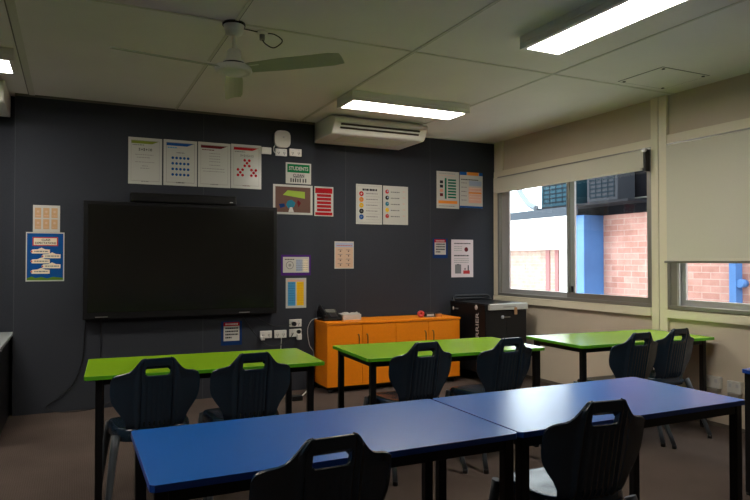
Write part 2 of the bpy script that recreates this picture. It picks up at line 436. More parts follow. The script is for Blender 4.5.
# ------------------------------------------------------------------ posters
def words(P, x0, x1, y, h, c='grey', fill=.9, seed=0):
    """a row of unreadable small print: short dashes of word length"""
    r = random.Random(seed*131+int(y*997)); x = x0; end = x0+(x1-x0)*fill
    while x < end:
        w = r.uniform(.03, .09)
        P.append(('r', x, min(x+w, end), y, y+h*1.25, c)); x += w+.014
def poster(kind, label, cat, x0, x1, z0, z1, Y, prints, base='paper', group=None, tilt=0):
    cx, cz = (x0+x1)/2, (z0+z1)/2; W, H = x1-x0, z1-z0
    bm = nb(); box(bm, -W/2, W/2, -.0015, 0, -H/2, H/2)
    mats = [{'paper': M_paper, 'gloss': M_gloss}.get(base) or ink(base)]; idx = {}
    lay = 0
    for p in prints:
        c = p[-1]
        if c not in idx: idx[c] = len(mats); mats.append(ink(c))
        lay += 1; yy = -.0018 - .00012*min(lay, 14)
        if p[0] == 'd': yy -= .0003
        if p[0] == 't': yy = -.0042
        if p[0] in ('r',) and c in ('grey', 'ink', 'lgrey') : yy = -.0038
        X = lambda u: (u-.5)*W
        Z = lambda v: (.5-v)*H
        if p[0] == 'r': pts = [(X(p[1]), Z(p[3])), (X(p[2]), Z(p[3])), (X(p[2]), Z(p[4])), (X(p[1]), Z(p[4]))]
        elif p[0] == 'd': pts = [(X(p[1])+p[3]*math.cos(k*PI/8)*W, Z(p[2])+p[3]*math.sin(k*PI/8)*W) for k in range(16)]
        elif p[0] == 'p': pts = [(X(u), Z(v)) for u, v in p[1]]
        elif p[0] == 't':
            vs, ps = text_polys(p[1])
            bv = [bm.verts.new((X(p[2]+(p[3]-p[2])*u), yy, Z(p[5]+(p[4]-p[5])*v))) for u, v in vs]
            for f in ps:
                try: bm.faces.new([bv[i] for i in f]).material_index = idx[c]
                except ValueError: pass
            continue
        # thin raised patch of ink
        bm.faces.new([bm.verts.new((a, yy, b)) for a, b in pts]).material_index = idx[c]
    if base == 'gloss' or False: pass
    o = obj(kind, bm, mats, recalc=False)
    o.location = (cx, Y+.0004, cz); o.rotation_euler = (0, tilt, 0)
    return tag(o, label, cat, group)
def border(P, m, c, w=.008):
    P += [('r', m, 1-m, m*.8, m*.8+w, c), ('r', m, 1-m, 1-m*.8-w, 1-m*.8, c), ('r', m, m+w, m*.8, 1-m*.8, c), ('r', 1-m-w, 1-m, m*.8, 1-m*.8, c)]
def header(P, c):
    P.append(('p', [(.08, .06), (.92, .06), (.70, .13), (.08, .13)], c))

g1 = 'maths posters in a row above the screen'
P = []; border(P, .08, 'lgrey'); header(P, 'olive'); words(P, .12, .5, .15, .015, 'grey')
P.append(('t', '5+5+10', .30, .70, .225, .285, 'ink')); words(P, .2, .8, .36, .012, 'lgrey'); words(P, .25, .75, .42, .012, 'lgrey', .8, 3)
words(P, .2, .85, .52, .01, 'lgrey'); words(P, .4, .6, .60, .012, 'lgrey'); words(P, .35, .65, .65, .012, 'lgrey'); words(P, .38, .62, .93, .014, 'grey')
poster('poster', 'white maths poster with an olive header, first above the screen', 'poster', .446, .731, 1.955, 2.370, TY, P, group=g1)
P = []; border(P, .08, 'grey'); header(P, 'blue'); words(P, .12, .42, .16, .018, 'sky'); words(P, .38, .65, .27, .015, 'grey')
for i in range(5):
    for j in range(4): P.append(('d', .27+.115*i, .395+.122*j, .041, 'royal'))
words(P, .38, .66, .925, .016, 'ink')
poster('poster', 'white poster with a blue header and four rows of blue dots', 'poster', .744, 1.040, 1.957, 2.373, TY, P, group=g1)
P = []; border(P, .08, 'lgrey'); header(P, 'maroon'); words(P, .12, .55, .16, .015, 'maroon')
for k, y in enumerate((.24, .30, .36, .42, .50)): words(P, .34, .68, y, .012, 'lgrey', 1, k)
words(P, .12, .9, .58, .012, 'lgrey'); words(P, .15, .9, .64, .012, 'lgrey', .9, 4); words(P, .38, .66, .925, .016, 'grey')
poster('poster', 'white poster with a maroon header and small grey print', 'poster', 1.049, 1.348, 1.957, 2.375, TY, P, group=g1)
P = []; border(P, .08, 'lgrey'); header(P, 'red'); words(P, .12, .5, .16, .015, 'grey'); P.append(('t', '5+5+5=15', .30, .74, .225, .28, 'grey'))
for cx, cy in ((.52, .42), (.30, .635), (.74, .635)):
    for dx, dy in ((-1,-1), (1,-1), (0,0), (-1,1), (1,1)): P.append(('d', cx+dx*.075, cy+dy*.062, .046, 'red'))
words(P, .38, .66, .925, .016, 'maroon')
poster('poster', 'glossy laminated poster with three groups of red dots', 'poster', 1.354, 1.646, 1.960, 2.380, TY, P, 'gloss', g1)
# green and white sign
P = [('r', .06, .94, .07, .47, 'green'), ('t', 'STUDENTS', .12, .88, .18, .36, 'white'), ('t', 'CLEAN', .28, .72, .53, .68, 'ink'), ('r', .28, .72, .685, .70, 'ink')]
for k, x in enumerate((.18, .27, .36, .45, .54, .66, .76)): P.append(('r', x, x+.045, .74+.02*(k%2), .93, 'ink'))
poster('notice', 'green and white laminated students notice left of the air conditioner', 'sign', 1.891, 2.154, 2.033, 2.240, TY, P, 'gloss')
# framed photo print of a table
P = [('r', .055, .945, .07, .93, 'brown'), ('p', [(.24, .35), (.36, .19), (.80, .22), (.80, .45)], 'lime'), ('p', [(.36, .55), (.46, .50), (.56, .60), (.52, .75), (.38, .80), (.32, .68)], 'teal'),
     ('p', [(.14, .66), (.28, .64), (.30, .74), (.18, .80)], 'navy'), ('p', [(.38, .92), (.42, .76), (.48, .76), (.52, .92)], 'white'), ('p', [(.62, .5), (.70, .60), (.64, .75), (.6, .6)], 'maroon')]
poster('photo_print', 'white-bordered photo print of a green table on brown carpet', 'picture', 1.764, 2.170, 1.728, 2.020, TY, P, 'gloss')
# notices on the left part of the wall
P = []
for i in range(3):
    for j in range(2):
        P.append(('r', .07+.305*i, .30+.305*i, .10+.42*j, .47+.42*j, 'tan')); P.append(('d', .185+.305*i, .24+.42*j, .05, 'peach'))
        words(P, .10+.305*i, .28+.305*i, .38+.42*j, .02, 'salmon', 1, i+j)
poster('card_sheet', 'white sheet of six tan picture cards above the blue poster', 'poster', -.292, -.090, 1.512, 1.737, TY, P)
P = [('r', .03, .97, .025, .975, 'royal'), ('r', .17, .83, .10, .28, 'coral'), ('r', .20, .80, .12, .26, 'cream'), ('t', 'CLASS', .40, .63, .135, .18, 'ink'), ('t', 'EXPECTATIONS', .23, .78, .20, .245, 'ink')]
for k, (x, y) in enumerate(((.12, .39), (.40, .485), (.12, .59), (.40, .69), (.12, .80))):
    P.append(('p', [(x, y), (x+.05, y-.035), (x+.18, y-.04), (x+.28, y-.075), (x+.38, y-.04), (x+.50, y-.035), (x+.50, y+.045), (x+.04, y+.045)], 'cream'))
    words(P, x+.1, x+.46, y-.01, .018, 'grey', 1, k); P.append(('d', x+.03, y+.005, .022, 'coral'))
P.append(('p', [(.03, .975), (.03, .93), (.15, .90), (.25, .93), (.4, .91), (.55, .94), (.7, .91), (.85, .92), (.97, .93), (.97, .975)], 'grass'))
poster('poster', 'blue class expectations poster at the far left of the wall', 'poster', -.342, -.055, 1.100, 1.511, TY, P)
# right of the screen
P = [('r', .06, .94, .10, .86, 'white'), ('r', .50, .70, .22, .80, 'lblue'), ('r', .74, .90, .22, .80, 'cream'), ('d', .29, .50, .13, 'grey'), ('d', .29, .50, .11, 'white'), ('d', .29, .5, .05, 'lgrey')]
words(P, .12, .45, .20, .03, 'ink', 1, 2)
for k in range(5): words(P, .50, .90, .28+.11*k, .015, 'grey', 1, k)
poster('poster', 'white chart on purple backing card right of the screen', 'poster', 1.846, 2.152, 1.128, 1.330, TY, P, 'purple')
P = [('r', .08, .92, .06, .12, 'salmon'), ('r', .10, .47, .125, .92, 'sky'), ('r', .53, .88, .125, .92, 'yellow')]
for k in range(9): words(P, .12, .45, .18+.08*k, .01, 'blue', 1, k); words(P, .56, .86, .18+.08*k, .01, 'orange', 1, k+20)
poster('poster', 'white poster with a blue column and a yellow column', 'poster', 1.894, 2.105, .807, 1.102, TY, P)
def navy_note(label, x0, x1, z0, z1, Y, s):
    P = [('r', .12, .88, .04, .20, 'red'), ('r', .12, .88, .20, .82, 'white')]
    words(P, .2, .8, .09, .05, 'white', 1, s)
    for k in range(4): words(P, .2, .82 if k < 3 else .5, .26+.13*k, .05, 'ink', 1, k+s)
    poster('notice', label, 'sign', x0, x1, z0, z1, Y, P, 'navy')
navy_note('small navy notice with a red heading below the screen', 1.267, 1.463, .478, .703, TY, 1)
navy_note('small navy notice with a red heading left of the pale pink poster', 3.632, 3.826, 1.302, 1.522, RY, 5)
# recess wall
P = [('r', .05, .95, .05, .23, 'red'), ('r', .05, .95, .87, .97, 'red')]
for k in range(5): P.append(('r', .14, .88, .255+.122*k, .348+.122*k, 'red')); words(P, .30, .8, .30+.118*k, .012, 'coral', 1, k)
poster('poster', 'red and white striped list on the wall below the air conditioner', 'poster', 2.231, 2.441, 1.730, 2.034, RY, P)
P = []; words(P, .24, .50, .11, .04, 'ink', 1, 1); words(P, .52, .80, .11, .04, 'ink', 1, 9); border(P, .05, 'lgrey', .006)
for k, c in enumerate(('red', 'orange', 'yellow', 'ink', 'blue')):
    y = .24+.145*k; P.append(('d', .20, y, .085, c)); P.append(('d', .20, y, .035, 'white')); words(P, .38, .85, y-.02, .016, 'grey', .95, k); words(P, .38, .9, y+.06, .006, 'lgrey', 1, k+7)
poster('poster', 'white poster with titled list of five coloured icons', 'poster', 2.698, 3.003, 1.660, 2.083, RY, P)
P = []
for k, c in enumerate(('coral', 'ink', 'teal', 'yellow', 'coral')):
    y = .15+.158*k; P.append(('d', .16, y, .075, c)); P.append(('d', .18, y-.01, .03, 'lblue')); words(P, .30, .66, y-.005, .022, 'grey', 1, k); words(P, .78, .88, y-.02, .012, 'pink', 1, k)
poster('poster', 'white untitled poster with five coloured icons, right one of the pair', 'poster', 3.015, 3.319, 1.663, 2.080, RY, P)
P = [('r', .08, .92, .79, .87, 'orange'), ('r', .36, .44, .18, .74, 'dgreen')]; words(P, .1, .9, .05, .012, 'lgrey'); words(P, .1, .9, .10, .012, 'salmon')
for k in range(7): P.append(('r', .50, .86, .205+.078*k, .25+.078*k, 'dgreen'))
for k, c in enumerate(('ink', 'ink', 'pink', 'maroon')): P.append(('r', .14, .28, .25+.115*k, .33+.115*k, c))
words(P, .1, .9, .93, .012, 'grey')
poster('poster', 'white poster with green bars and an orange strip near the window', 'poster', 3.683, 3.980, 1.863, 2.280, RY, P)
P = [('r', .0, .30, .0, .09, 'blue'), ('r', .32, .82, .0, .09, 'orange'), ('r', .84, 1, 0, .09, 'blue'), ('r', .40, .95, .24, .38, 'lblue'), ('r', .38, .95, .42, .86, 'salmon'), ('r', .38, .95, .56, .60, 'orange'), ('r', 0, 1, .95, 1, 'royal')]
words(P, .05, .9, .20, .02, 'ink', .9); 
for k in range(5): words(P, .42, .92, .44+.08*k, .01, 'cream', 1, k); words(P, .06, .3, .3+.12*k, .015, 'grey', 1, k)
poster('poster', 'white timetable poster with blue and orange header nearest the window', 'poster', 3.990, 4.304, 1.880, 2.290, RY, P)
P = [('r', .04, .96, .05, .21, 'lblue'), ('r', .04, .96, .21, .97, 'peach')]; words(P, .1, .9, .14, .02, 'coral', 1)
for i in range(2):
    for j in range(4): P.append(('r', .16+.42*i, .40+.42*i, .30+.17*j, .32+.17*j, 'grey')); P.append(('d', .3+.42*i, .36+.17*j, .035, 'brown'))
poster('poster', 'small peach poster with a pale blue header beside the orange cabinet wall', 'poster', 2.455, 2.672, 1.191, 1.473, RY, P)
P = [('d', .68, .26, .09, 'maroon'), ('r', .58, .78, .265, .285, 'pinkish'), ('r', .54, .84, .82, .91, 'coral'), ('d', .62, .78, .04, 'grey'), ('r', .74, .79, .68, .82, 'ink'),
     ('r', .16, .44, .66, .90, 'grey'), ('r', .18, .42, .675, .885, 'pinkish'), ('r', .24, .36, .65, .67, 'ink')]
words(P, .12, .88, .09, .02, 'ink', 1)
for k in range(3): words(P, .12, .48, .18+.05*k, .012, 'lgrey', 1, k); words(P, .12, .8, .50+.05*k, .012, 'lgrey', 1, k+5)
words(P, .12, .80, .41, .025, 'ink', 1)
poster('poster', 'pale pink poster with small drawings low on the wall beside the window', 'poster', 3.875, 4.170, 1.085, 1.513, RY, P, 'pinkish')

# ------------------------------------------------------------------ wall electrics
t = thing('wifi_router', 'white rounded wireless access point high on the dark wall', 'router', (1.85, TY, 2.459))
b = nb()
sup = lambda k: (abs(math.cos(k))**3.6+abs(math.sin(k))**3.6)**(-1/3.6)
prism(b, [(.079*math.cos(k*PI/24)*sup(k*PI/24), .083*math.sin(k*PI/24)*sup(k*PI/24)) for k in range(48)], 'y', -.035, 0, bev=.004); obj('router_body', b, M_white, t)
b = nb(); lathe(b, [(0, 0), (.012, 0), (.012, .002), (0, .002)], n=16); bmesh.ops.transform(b, matrix=Matrix.Translation((.012, -.0355, .02)) @ Matrix.Rotation(PI/2, 4, 'X'), verts=b.verts); obj('router_badge', b, M_alul, t)
b = nb(); tube(b, spline([(-.07, -.02, -.06), (-.088, -.03, -.09), (-.085, -.03, -.13), (-.05, -.03, -.155), (-.02, -.02, -.145)]), .004, 8); obj('router_lead', b, M_white, t)
def plate(x0, x1, z0, z1, label, cat='socket', d=.022, kind='power_outlet', det=1):
    t = thing(kind, label, cat, ((x0+x1)/2, TY, (z0+z1)/2)); w = (x1-x0)/2; h = (z1-z0)/2
    b = nb(); box(b, -w, w, -d, 0, -h, h, .004); obj('face_plate', b, M_white, t)
    if det:
        for s in (-1, 1):
            b = nb(); box(b, s*w*.5-.007, s*w*.5+.007, -d-.004, -d, h*.35, h*.7, .001); obj('switch_rocker', b, M_alul, t)
            b = nb()
            for k in (-1, 1): box(b, s*w*.5+k*.007-.002, s*w*.5+k*.007+.002, -d-.001, -d, -h*.35, h*.1)
            box(b, s*w*.5-.002, s*w*.5+.002, -d-.001, -d, -h*.7, -h*.35); obj('socket_slots', b, M_blackp, t)
    return t
plate(1.783, 1.898, 2.295, 2.366, 'white socket box directly under the wireless access point')
plate(1.924, 2.048, 2.303, 2.375, 'white socket box right of and below the wireless access point')
t = thing('cable_duct', 'short white duct cover between the dotted poster and the socket', 'duct', (1.692, TY, 2.336))
b = nb(); box(b, -.049, .049, -.02, 0, -.032, .032, .003); obj('duct_cover', b, M_white, t)
o1 = plate(1.636, 1.752, .527, .598, 'white power outlet, left one below the screen', d=.018)
b = nb(); box(b, -.055, -.02, -.05, -.018, -.05, -.015, .004); obj('plug', b, M_white, o1)
o2 = plate(1.777, 1.898, .523, .598, 'white power outlet, middle of the row below the screen', d=.018)
b = nb(); tube(b, spline([(0, -.03, -.02), (0, -.045, -.06), (.002, -.02, -.14), (0, -.018, -.25)]), .0045, 8); obj('power_lead', b, M_white, o2)
o3 = plate(1.928, 2.052, .623, .697, 'white power outlet, upper one of the stacked pair', d=.018)
b = nb(); tube(b, [(-.022, -.018, -.004), (-.022, -.055, -.004)], .021, 16); obj('plug', b, M_blackp, o3)
o4 = plate(1.928, 2.052, .527, .603, 'white power outlet, lower one of the stacked pair', d=.018)
b = nb(); box(b, .008, .052, -.06, -.018, -.065, -.01, .006); obj('power_adaptor', b, M_white, o4)
b = nb(); tube(b, [(.028, -.018, .012), (.028, -.045, .012)], .019, 16); obj('plug', b, M_blackp, o4)
def cable(name, label, pts, r, m):
    b = nb(); tube(b, spline(pts, 10), r, 8); return tag(obj(name, b, m), label, 'cable')
cable('screen_cable', 'thin black cable hanging from the screen down to the floor at left', [(.12, TY-.012, .80), (.105, TY-.012, .62), (.09, TY-.012, .42), (.03, TY-.012, .24), (-.09, TY-.012, .12), (-.18, TY-.02, .05), (-.05, TY-.06, .008), (.2, TY-.03, .012), (.42, TY-.02, .10)], .004, M_blackp)
cable('screen_cable', 'straight black cable dropping behind the left green table', [(.235, TY-.012, .80), (.235, TY-.012, .5), (.237, TY-.012, .02)], .004, M_blackp)
cable('screen_cable', 'black cable curving between the outlets below the screen', [(1.45, TY-.02, .78), (1.52, TY-.03, .66), (1.66, TY-.04, .49), (1.78, TY-.04, .455), (1.9, TY-.04, .49), (1.955, TY-.055, .57)], .004, M_blackp)
cable('screen_cable', 'black cable running from screen towards the stacked outlets', [(1.5, TY-.02, .79), (1.62, TY-.012, .72), (1.78, TY-.012, .64), (1.93, TY-.05, .655)], .003, M_blackp)
cable('phone_cable', 'white cable looping down beside the orange cabinet', [(2.215, TY-.03, .70), (2.15, TY-.03, .68), (2.11, TY-.03, .59), (2.13, TY-.03, .44), (2.175, TY-.03, .36), (2.17, TY-.03, .2), (2.14, TY-.06, .02)], .0035, mat('grey_white_cable', (.42, .42, .40), .5))
t = thing('floor_adaptor', 'black adaptor on the floor under the left green table with white lead', 'adaptor', (1.86, 5.55, 0))
b = nb(); box(b, -.05, .05, -.03, .03, 0, .045, .006); obj('adaptor_body', b, M_blackp, t)
b = nb(); tube(b, spline([(.04, 0, .03), (.14, .1, .07), (.24, .32, .13), (.30, .4, .16)]), .006, 8); obj('adaptor_lead', b, M_white, t)
def wplate(y0, y1, z0, z1, label):
    t = thing('power_outlet', label, 'socket', (WX, (y0+y1)/2, (z0+z1)/2)); w = (y1-y0)/2; h = (z1-z0)/2
    b = nb(); box(b, -.035, 0, -w, w, -h, h, .004); obj('face_plate', b, M_white, t)
    b = nb(); box(b, -.037, -.034, -w*.7, -w*.3, 0, h*.6, .001); obj('switch_rocker', b, M_alul, t)
    b = nb(); box(b, -.037, -.034, w*.3, w*.7, 0, h*.6, .001); obj('switch_rocker', b, M_alul, t)
    b = nb(); box(b, -.045, 0, -w*.8, w*.8, -h-.03, -h-.001, .004); obj('duct_box', b, mat('shadow_grey_plastic', (.3, .28, .24), .5), t)  # grey strip under the plate, painted in place of its shade
wplate(3.249, 3.376, .296, .384, 'white double power outlet low on the wall, left of two')
wplate(3.080, 3.191, .285, .372, 'white double power outlet low on the wall behind the blue table end')

# ------------------------------------------------------------------ tables
def table(kind, m, x0, x1, y0, y1, label, group=None, zt=.68, rz=0, i=.05, L=.037):
    t = thing(kind, label, 'table', (x0, y0, 0), math.radians(rz), group); W = x1-x0; D = y1-y0
    b = nb(); c = .012
    prism(b, [(c, .0015), (W-c, .0015), (W-.0015, c), (W-.0015, D-c), (W-c, D-.0015), (c, D-.0015), (.0015, D-c), (.0015, c)], 'z', zt-.0195, zt)
    top = obj('tabletop', b, m, t)
    b = nb(); oc = [(c, 0), (W-c, 0), (W, c), (W, D-c), (W-c, D), (c, D), (0, D-c), (0, c)]; ic = [(c, .0015), (W-c, .0015), (W-.0015, c), (W-.0015, D-c), (W-c, D-.0015), (c, D-.0015), (.0015, D-c), (.0015, c)]
    R4 = [[b.verts.new((x, y, z)) for x, y in p] for p, z in ((ic, zt), (oc, zt-.001), (oc, zt-.020), (ic, zt-.020))]
    for A, B in zip(R4, R4[1:]):
        for k in range(8): b.faces.new((A[k], A[(k+1)%8], B[(k+1)%8], B[k]))
    obj('edge_banding', b, M_gedge if m is M_green else M_bedge, top)
    b = nb(); z0, z1 = zt-.058, zt-.0205
    box(b, i+L, W-i-L, i+.005, i+L-.005, z0, z1, .002); box(b, i+L, W-i-L, D-i-L+.005, D-i-.005, z0, z1, .002)
    box(b, i+.005, i+L-.005, i+L, D-i-L, z0, z1, .002); box(b, W-i-L+.005, W-i-.005, i+L, D-i-L, z0, z1, .002)
    obj('table_frame', b, M_black, t)
    for x in (i, W-i-L):
        for y in (i, D-i-L):
            b = nb(); box(b, x, x+L, y, y+L, .012, zt-.021, .004)
            lg = obj('leg', b, M_black, t)
            b = nb(); box(b, x+.002, x+L-.002, y+.002, y+L-.002, 0, .0118, .003); obj('foot_cap', b, M_blackp, lg)
    return t
table('classroom_table', M_green, .061, 1.346, 3.562, 4.202, 'lime green topped table in front of the wall screen', 'green tables', rz=-3.2, i=.052)
table('classroom_table', M_green, 1.618, 2.928, 3.482, 4.147, 'lime green topped table in front of the orange cabinet', 'green tables', rz=-2.6, i=.030)
table('classroom_table', M_green, 3.150, 4.435, 3.318, 3.953, 'lime green topped table under the window in the right corner', 'green tables', zt=.69, rz=-2.4, i=.044)
table('classroom_table', M_blue, .190, 1.391, 1.766, 2.37, 'bright blue topped table at lower left in the front row', 'blue tables', i=.012, L=.037)
table('classroom_table', M_blue, 1.398, 2.592, 1.766, 2.37, 'blue topped table right of centre with bright window glare', 'blue tables', i=.012, L=.037)
table('classroom_table', M_blue, 3.305, 4.440, 1.68, 2.285, 'blue topped table cut off by the right edge', 'blue tables', i=.012, L=.037)
# grey desk on the left
t = thing('desk', 'grey topped desk with black side panel at the left edge', 'desk', (-.43, 5.0, 0))
b = nb(); box(b, -1.5, 0, 0, 1.10, .655, .68, .003); obj('desktop', b, M_grey, t)
for x in (-1.46, -.055):
    b = nb(); box(b, x, x+.03, .03, 1.08, 0, .654, .002); obj('side_panel', b, M_black, t)
b = nb(); box(b, -1.43, -.056, 1.02, 1.05, .25, .654, .002); obj('modesty_panel', b, M_black, t)
b = nb(); box(b, -.45, -.057, .06, 1.0, .02, .64, .003); ped = obj('drawer_pedestal', b, M_black, t)
for k in range(3):
    b = nb(); box(b, -.44, -.067, .044, .059, .05+.195*k, .235+.195*k, .002); dr = obj('drawer', b, M_blackp, ped)

# ------------------------------------------------------------------ chairs
def lerp_tab(tab, z):
    for (za, wa), (zb, wb) in zip(tab, tab[1:]):
        if zb <= z <= za:
            k = (za-z)/(za-zb); return wa + (wb-wa)*k
    return tab[-1][1]
HW = [(.790, .066), (.787, .076), (.780, .083), (.765, .094), (.750, .106), (.735, .119), (.724, .133), (.718, .150), (.714, .175), (.708, .192), (.698, .207),
      (.680, .213), (.650, .215), (.620, .215), (.600, .213), (.580, .209), (.560, .201), (.540, .189), (.520, .175), (.500, .161), (.470, .146), (.430, .135), (.405, .135)]
def back_y(x, z):
    y = (.79-z)*.20 + .9*x*x*max(.15, min(1, (.80-z)/.12))
    if z < .47: y += (.47-z)**2*9
    return y
def make_chair():
    t = thing('student_chair', '', 'chair')
    bm = nb()
    zs = sorted({round(z, 4) for z, w in HW} | {.752, .741, .713, .702, .69, .665, .635, .61, .59, .57, .55, .53, .51, .485, .455, .44, .42}, reverse=True)
    cx = [-.096+.006*i for i in range(33)]
    ns = 6
    rows = []
    for z in zs:
        w = lerp_tab(HW, z); c = min(.096, w-.006); row = []
        xs = [-w + (w-c)*i/ns for i in range(ns)] + [c*(q/.096) for q in cx] + [c + (w-c)*i/ns for i in range(1, ns+1)]
        if z > .70 and c < .096:   # keep the hand-hole columns straight
            xs = [-w + (w-c)*i/ns for i in range(ns)] + [(q if abs(q) <= .0601 else math.copysign(.06+(abs(q)-.06)*(c-.06)/.036, q)) for q in cx] + [c + (w-c)*i/ns for i in range(1, ns+1)]
        for j, x in enumerate(xs):
            k = j-ns; y = back_y(x, z)
            if 1 <= k <= 31: y -= .009
            if k in (3, 4, 28, 29): y += .006
            if z < .685 and 4 <= k <= 28 and (k % 4 in (0, 1)): y += .0035
            row.append(bm.verts.new((x, y, z)))
        rows.append(row)
    hz = lambda z: .702-1e-4 <= z <= .752+1e-4
    for i in range(len(zs)-1):
        for j in range(len(rows[0])-1):
            a, b, c, d = rows[i][j], rows[i][j+1], rows[i+1][j+1], rows[i+1][j]
            x0, x1 = a.co.x, b.co.x; za, zb = zs[i], zs[i+1]
            if hz(za) and hz(zb) and x0 > -.0601 and x1 < .0601:
                top = abs(za-.752) < 1e-4; bot = abs(zb-.702) < 1e-4
                lft = x0 < -.0530; rgt = x1 > .0530
                if top and lft: bm.faces.new((a, b, d))
                elif top and rgt: bm.faces.new((a, b, c))
                elif bot and lft: bm.faces.new((a, c, d))
                elif bot and rgt: bm.faces.new((b, c, d))
                continue
            if .432 < za < .480 and .432 < zb < .480 and j-ns in (6, 10, 14, 18, 22, 26): continue   # slots at the base of the ribs
            bm.faces.new((a, b, c, d))
    o = obj('backrest', bm, M_navy, t, smooth=True)
    s = o.modifiers.new('thickness', 'SOLIDIFY'); s.thickness = .009; s.offset = 0
    bv = o.modifiers.new('rim', 'BEVEL'); bv.width = .003; bv.segments = 2; bv.limit_method = 'ANGLE'; bv.angle_limit = math.radians(60)
    # rolled rim of the hand hole
    b = nb(); pts = []
    for q in ((-.052, .755), (.052, .755), (.063, .744), (.063, .710), (.052, .699), (-.052, .699), (-.063, .710), (-.063, .744), (-.052, .755)):
        pts.append((q[0], back_y(q[0], q[1])-.008, q[1]))
    tube(b, pts, .0045, 8, cap=False)
    fr = [b.verts.new(Vector(p)+Vector((0, .004, 0))) for p in pts[:-1]]; bk = [b.verts.new((p[0]*.97, p[1]+.030, p[2]-(.022 if p[2] > .727 else .012))) for p in pts[:-1]]
    for k in range(8): b.faces.new((fr[k], fr[(k+1)%8], bk[(k+1)%8], bk[k]))
    obj('hand_hole_rim', b, M_navy, o)
    # seat shell
    b = nb(); n = 48; rings = []
    def ring(s, z, dz=0):
        r = []
        for k in range(n):
            a = 2*PI*k/n; ca, sa = math.cos(a), math.sin(a); p = 4.0
            q = (abs(ca)**p+abs(sa)**p)**(-1/p)
            x = ca*q*.193*s; y = sa*q*.192*s
            x *= 1 + .06*(y/.205)
            zz = z - dz*max(0, y/.205)**2*.02
            r.append(b.verts.new((x, y+.268, zz)))
        return r
    for s_, z in ((.25, .422), (.5, .424), (.75, .430), (.90, .436), (.97, .434), (1.0, .424), (1.01, .405), (1.012, .372), (.995, .370), (.985, .40), (.96, .418), (.8, .418), (.3, .410)):
        rings.append(ring(s_, z, 1))
    for a, c in zip(rings, rings[1:]):
        for k in range(n): b.faces.new((a[k], a[(k+1)%n], c[(k+1)%n], c[k]))
    b.faces.new(rings[0][::-1]); b.faces.new(rings[-1])
    obj('seat', b, M_navy, t, smooth=True)
    b = nb()
    box(b, -.13, .13, .07, .115, .385, .41, .008); obj('seat_bridge', b, M_navy, t)
    # legs
    for sx in (-1, 1):
        for (yt, yf, xf) in ((.10, -.05, .238), (.42, .46, .235)):
            b = nb(); P0 = Vector((sx*.184, yt, .405)); P1 = Vector((sx*xf, yf, .02)); P = [P0.lerp(P1, k/6) for k in range(7)]
            P = [p + Vector((sx*.003*math.sin(PI*k/6), 0, 0)) for k, p in enumerate(P)]
            tube(b, P, [.022, .020, .018, .0165, .0155, .015, .0145], 14)
            lg = obj('leg', b, M_legp, t, smooth=False)
            b = nb(); tube(b, [P1+Vector((0,0,.006)), (P1.x, P1.y, 0)], [.0155, .0165], 14); obj('foot_cap', b, M_blackp, lg)
    return t
CH = [(.392, 3.31, 2, 'navy plastic chair at the left green table, farthest left', 'green'),
      (.868, 3.28, 0, 'navy plastic chair at the left green table, beside the table end', 'green'),
      (1.90, 3.27, 1, 'navy plastic chair at the middle green table, in front of the orange cabinet', 'green'),
      (2.485, 3.225, 2, 'navy plastic chair at the middle green table, in front of the black trolley', 'green'),
      (3.455, 3.085, -1, 'navy plastic chair at the corner green table, left of the two', 'green'),
      (3.905, 3.15, 0, 'navy plastic chair at the corner green table, nearest the window wall', 'green'),
      (.652, 1.63, 2, 'navy plastic chair in the foreground at the left blue table', 'blue'),
      (1.668, 1.64, -6, 'navy plastic chair in the foreground at the right blue table', 'blue')]
proto = make_chair()
for i, (x, y, a, lab, g) in enumerate(CH):
    c = proto if i == 0 else copy_tree(proto)
    c.location = (x, y, 0); c.rotation_euler = (0, 0, math.radians(a)); c['label'] = lab
    c['group'] = 'chairs at the %s tables' % g

# ------------------------------------------------------------------ orange cabinet
t = thing('storage_cabinet', 'low orange four-door storage cabinet against the dark wall', 'cabinet', (2.205, 5.675, 0))
W, D, z0, zt = 1.495, .425, .06, .680
b = nb(); box(b, 0, W, .018, D, z0, zt-.024, .002); obj('cabinet_body', b, M_orange, t)
b = nb(); box(b, -.006, W+.006, -.006, D, zt-.023, zt, .003); obj('cabinet_top', b, M_orange, t)
b = nb(); box(b, .02, W-.02, .05, D-.02, .03, z0-.001, .001); obj('plinth', b, M_black, t)
for x in (.06, .5, 1.0, 1.44):
    for y in (.07, .36):
        b = nb(); lathe(b, [(0, 0), (.028, 0), (.028, .02), (.015, .03), (0, .03)], (x, y, 0), 16); obj('cabinet_foot', b, M_blackp, t)
dw = W/4
for k, (xa, xb) in enumerate(((.0, .369), (.371, .737), (.741, 1.116), (1.118, 1.495))):
    b = nb(); box(b, xa+.001, xb-.001, 0, .017, z0+.002, zt-.028, .0015); d = obj('cabinet_door', b, M_orange, t)
    hx_ = xb-.045 if k % 2 == 0 else xa+.045
    b = nb(); tube(b, spline([(hx_, 0, .555), (hx_, -.022, .545), (hx_, -.026, .50), (hx_, -.022, .455), (hx_, 0, .445)], 5), .005, 8); obj('door_handle', b, M_handle, d)
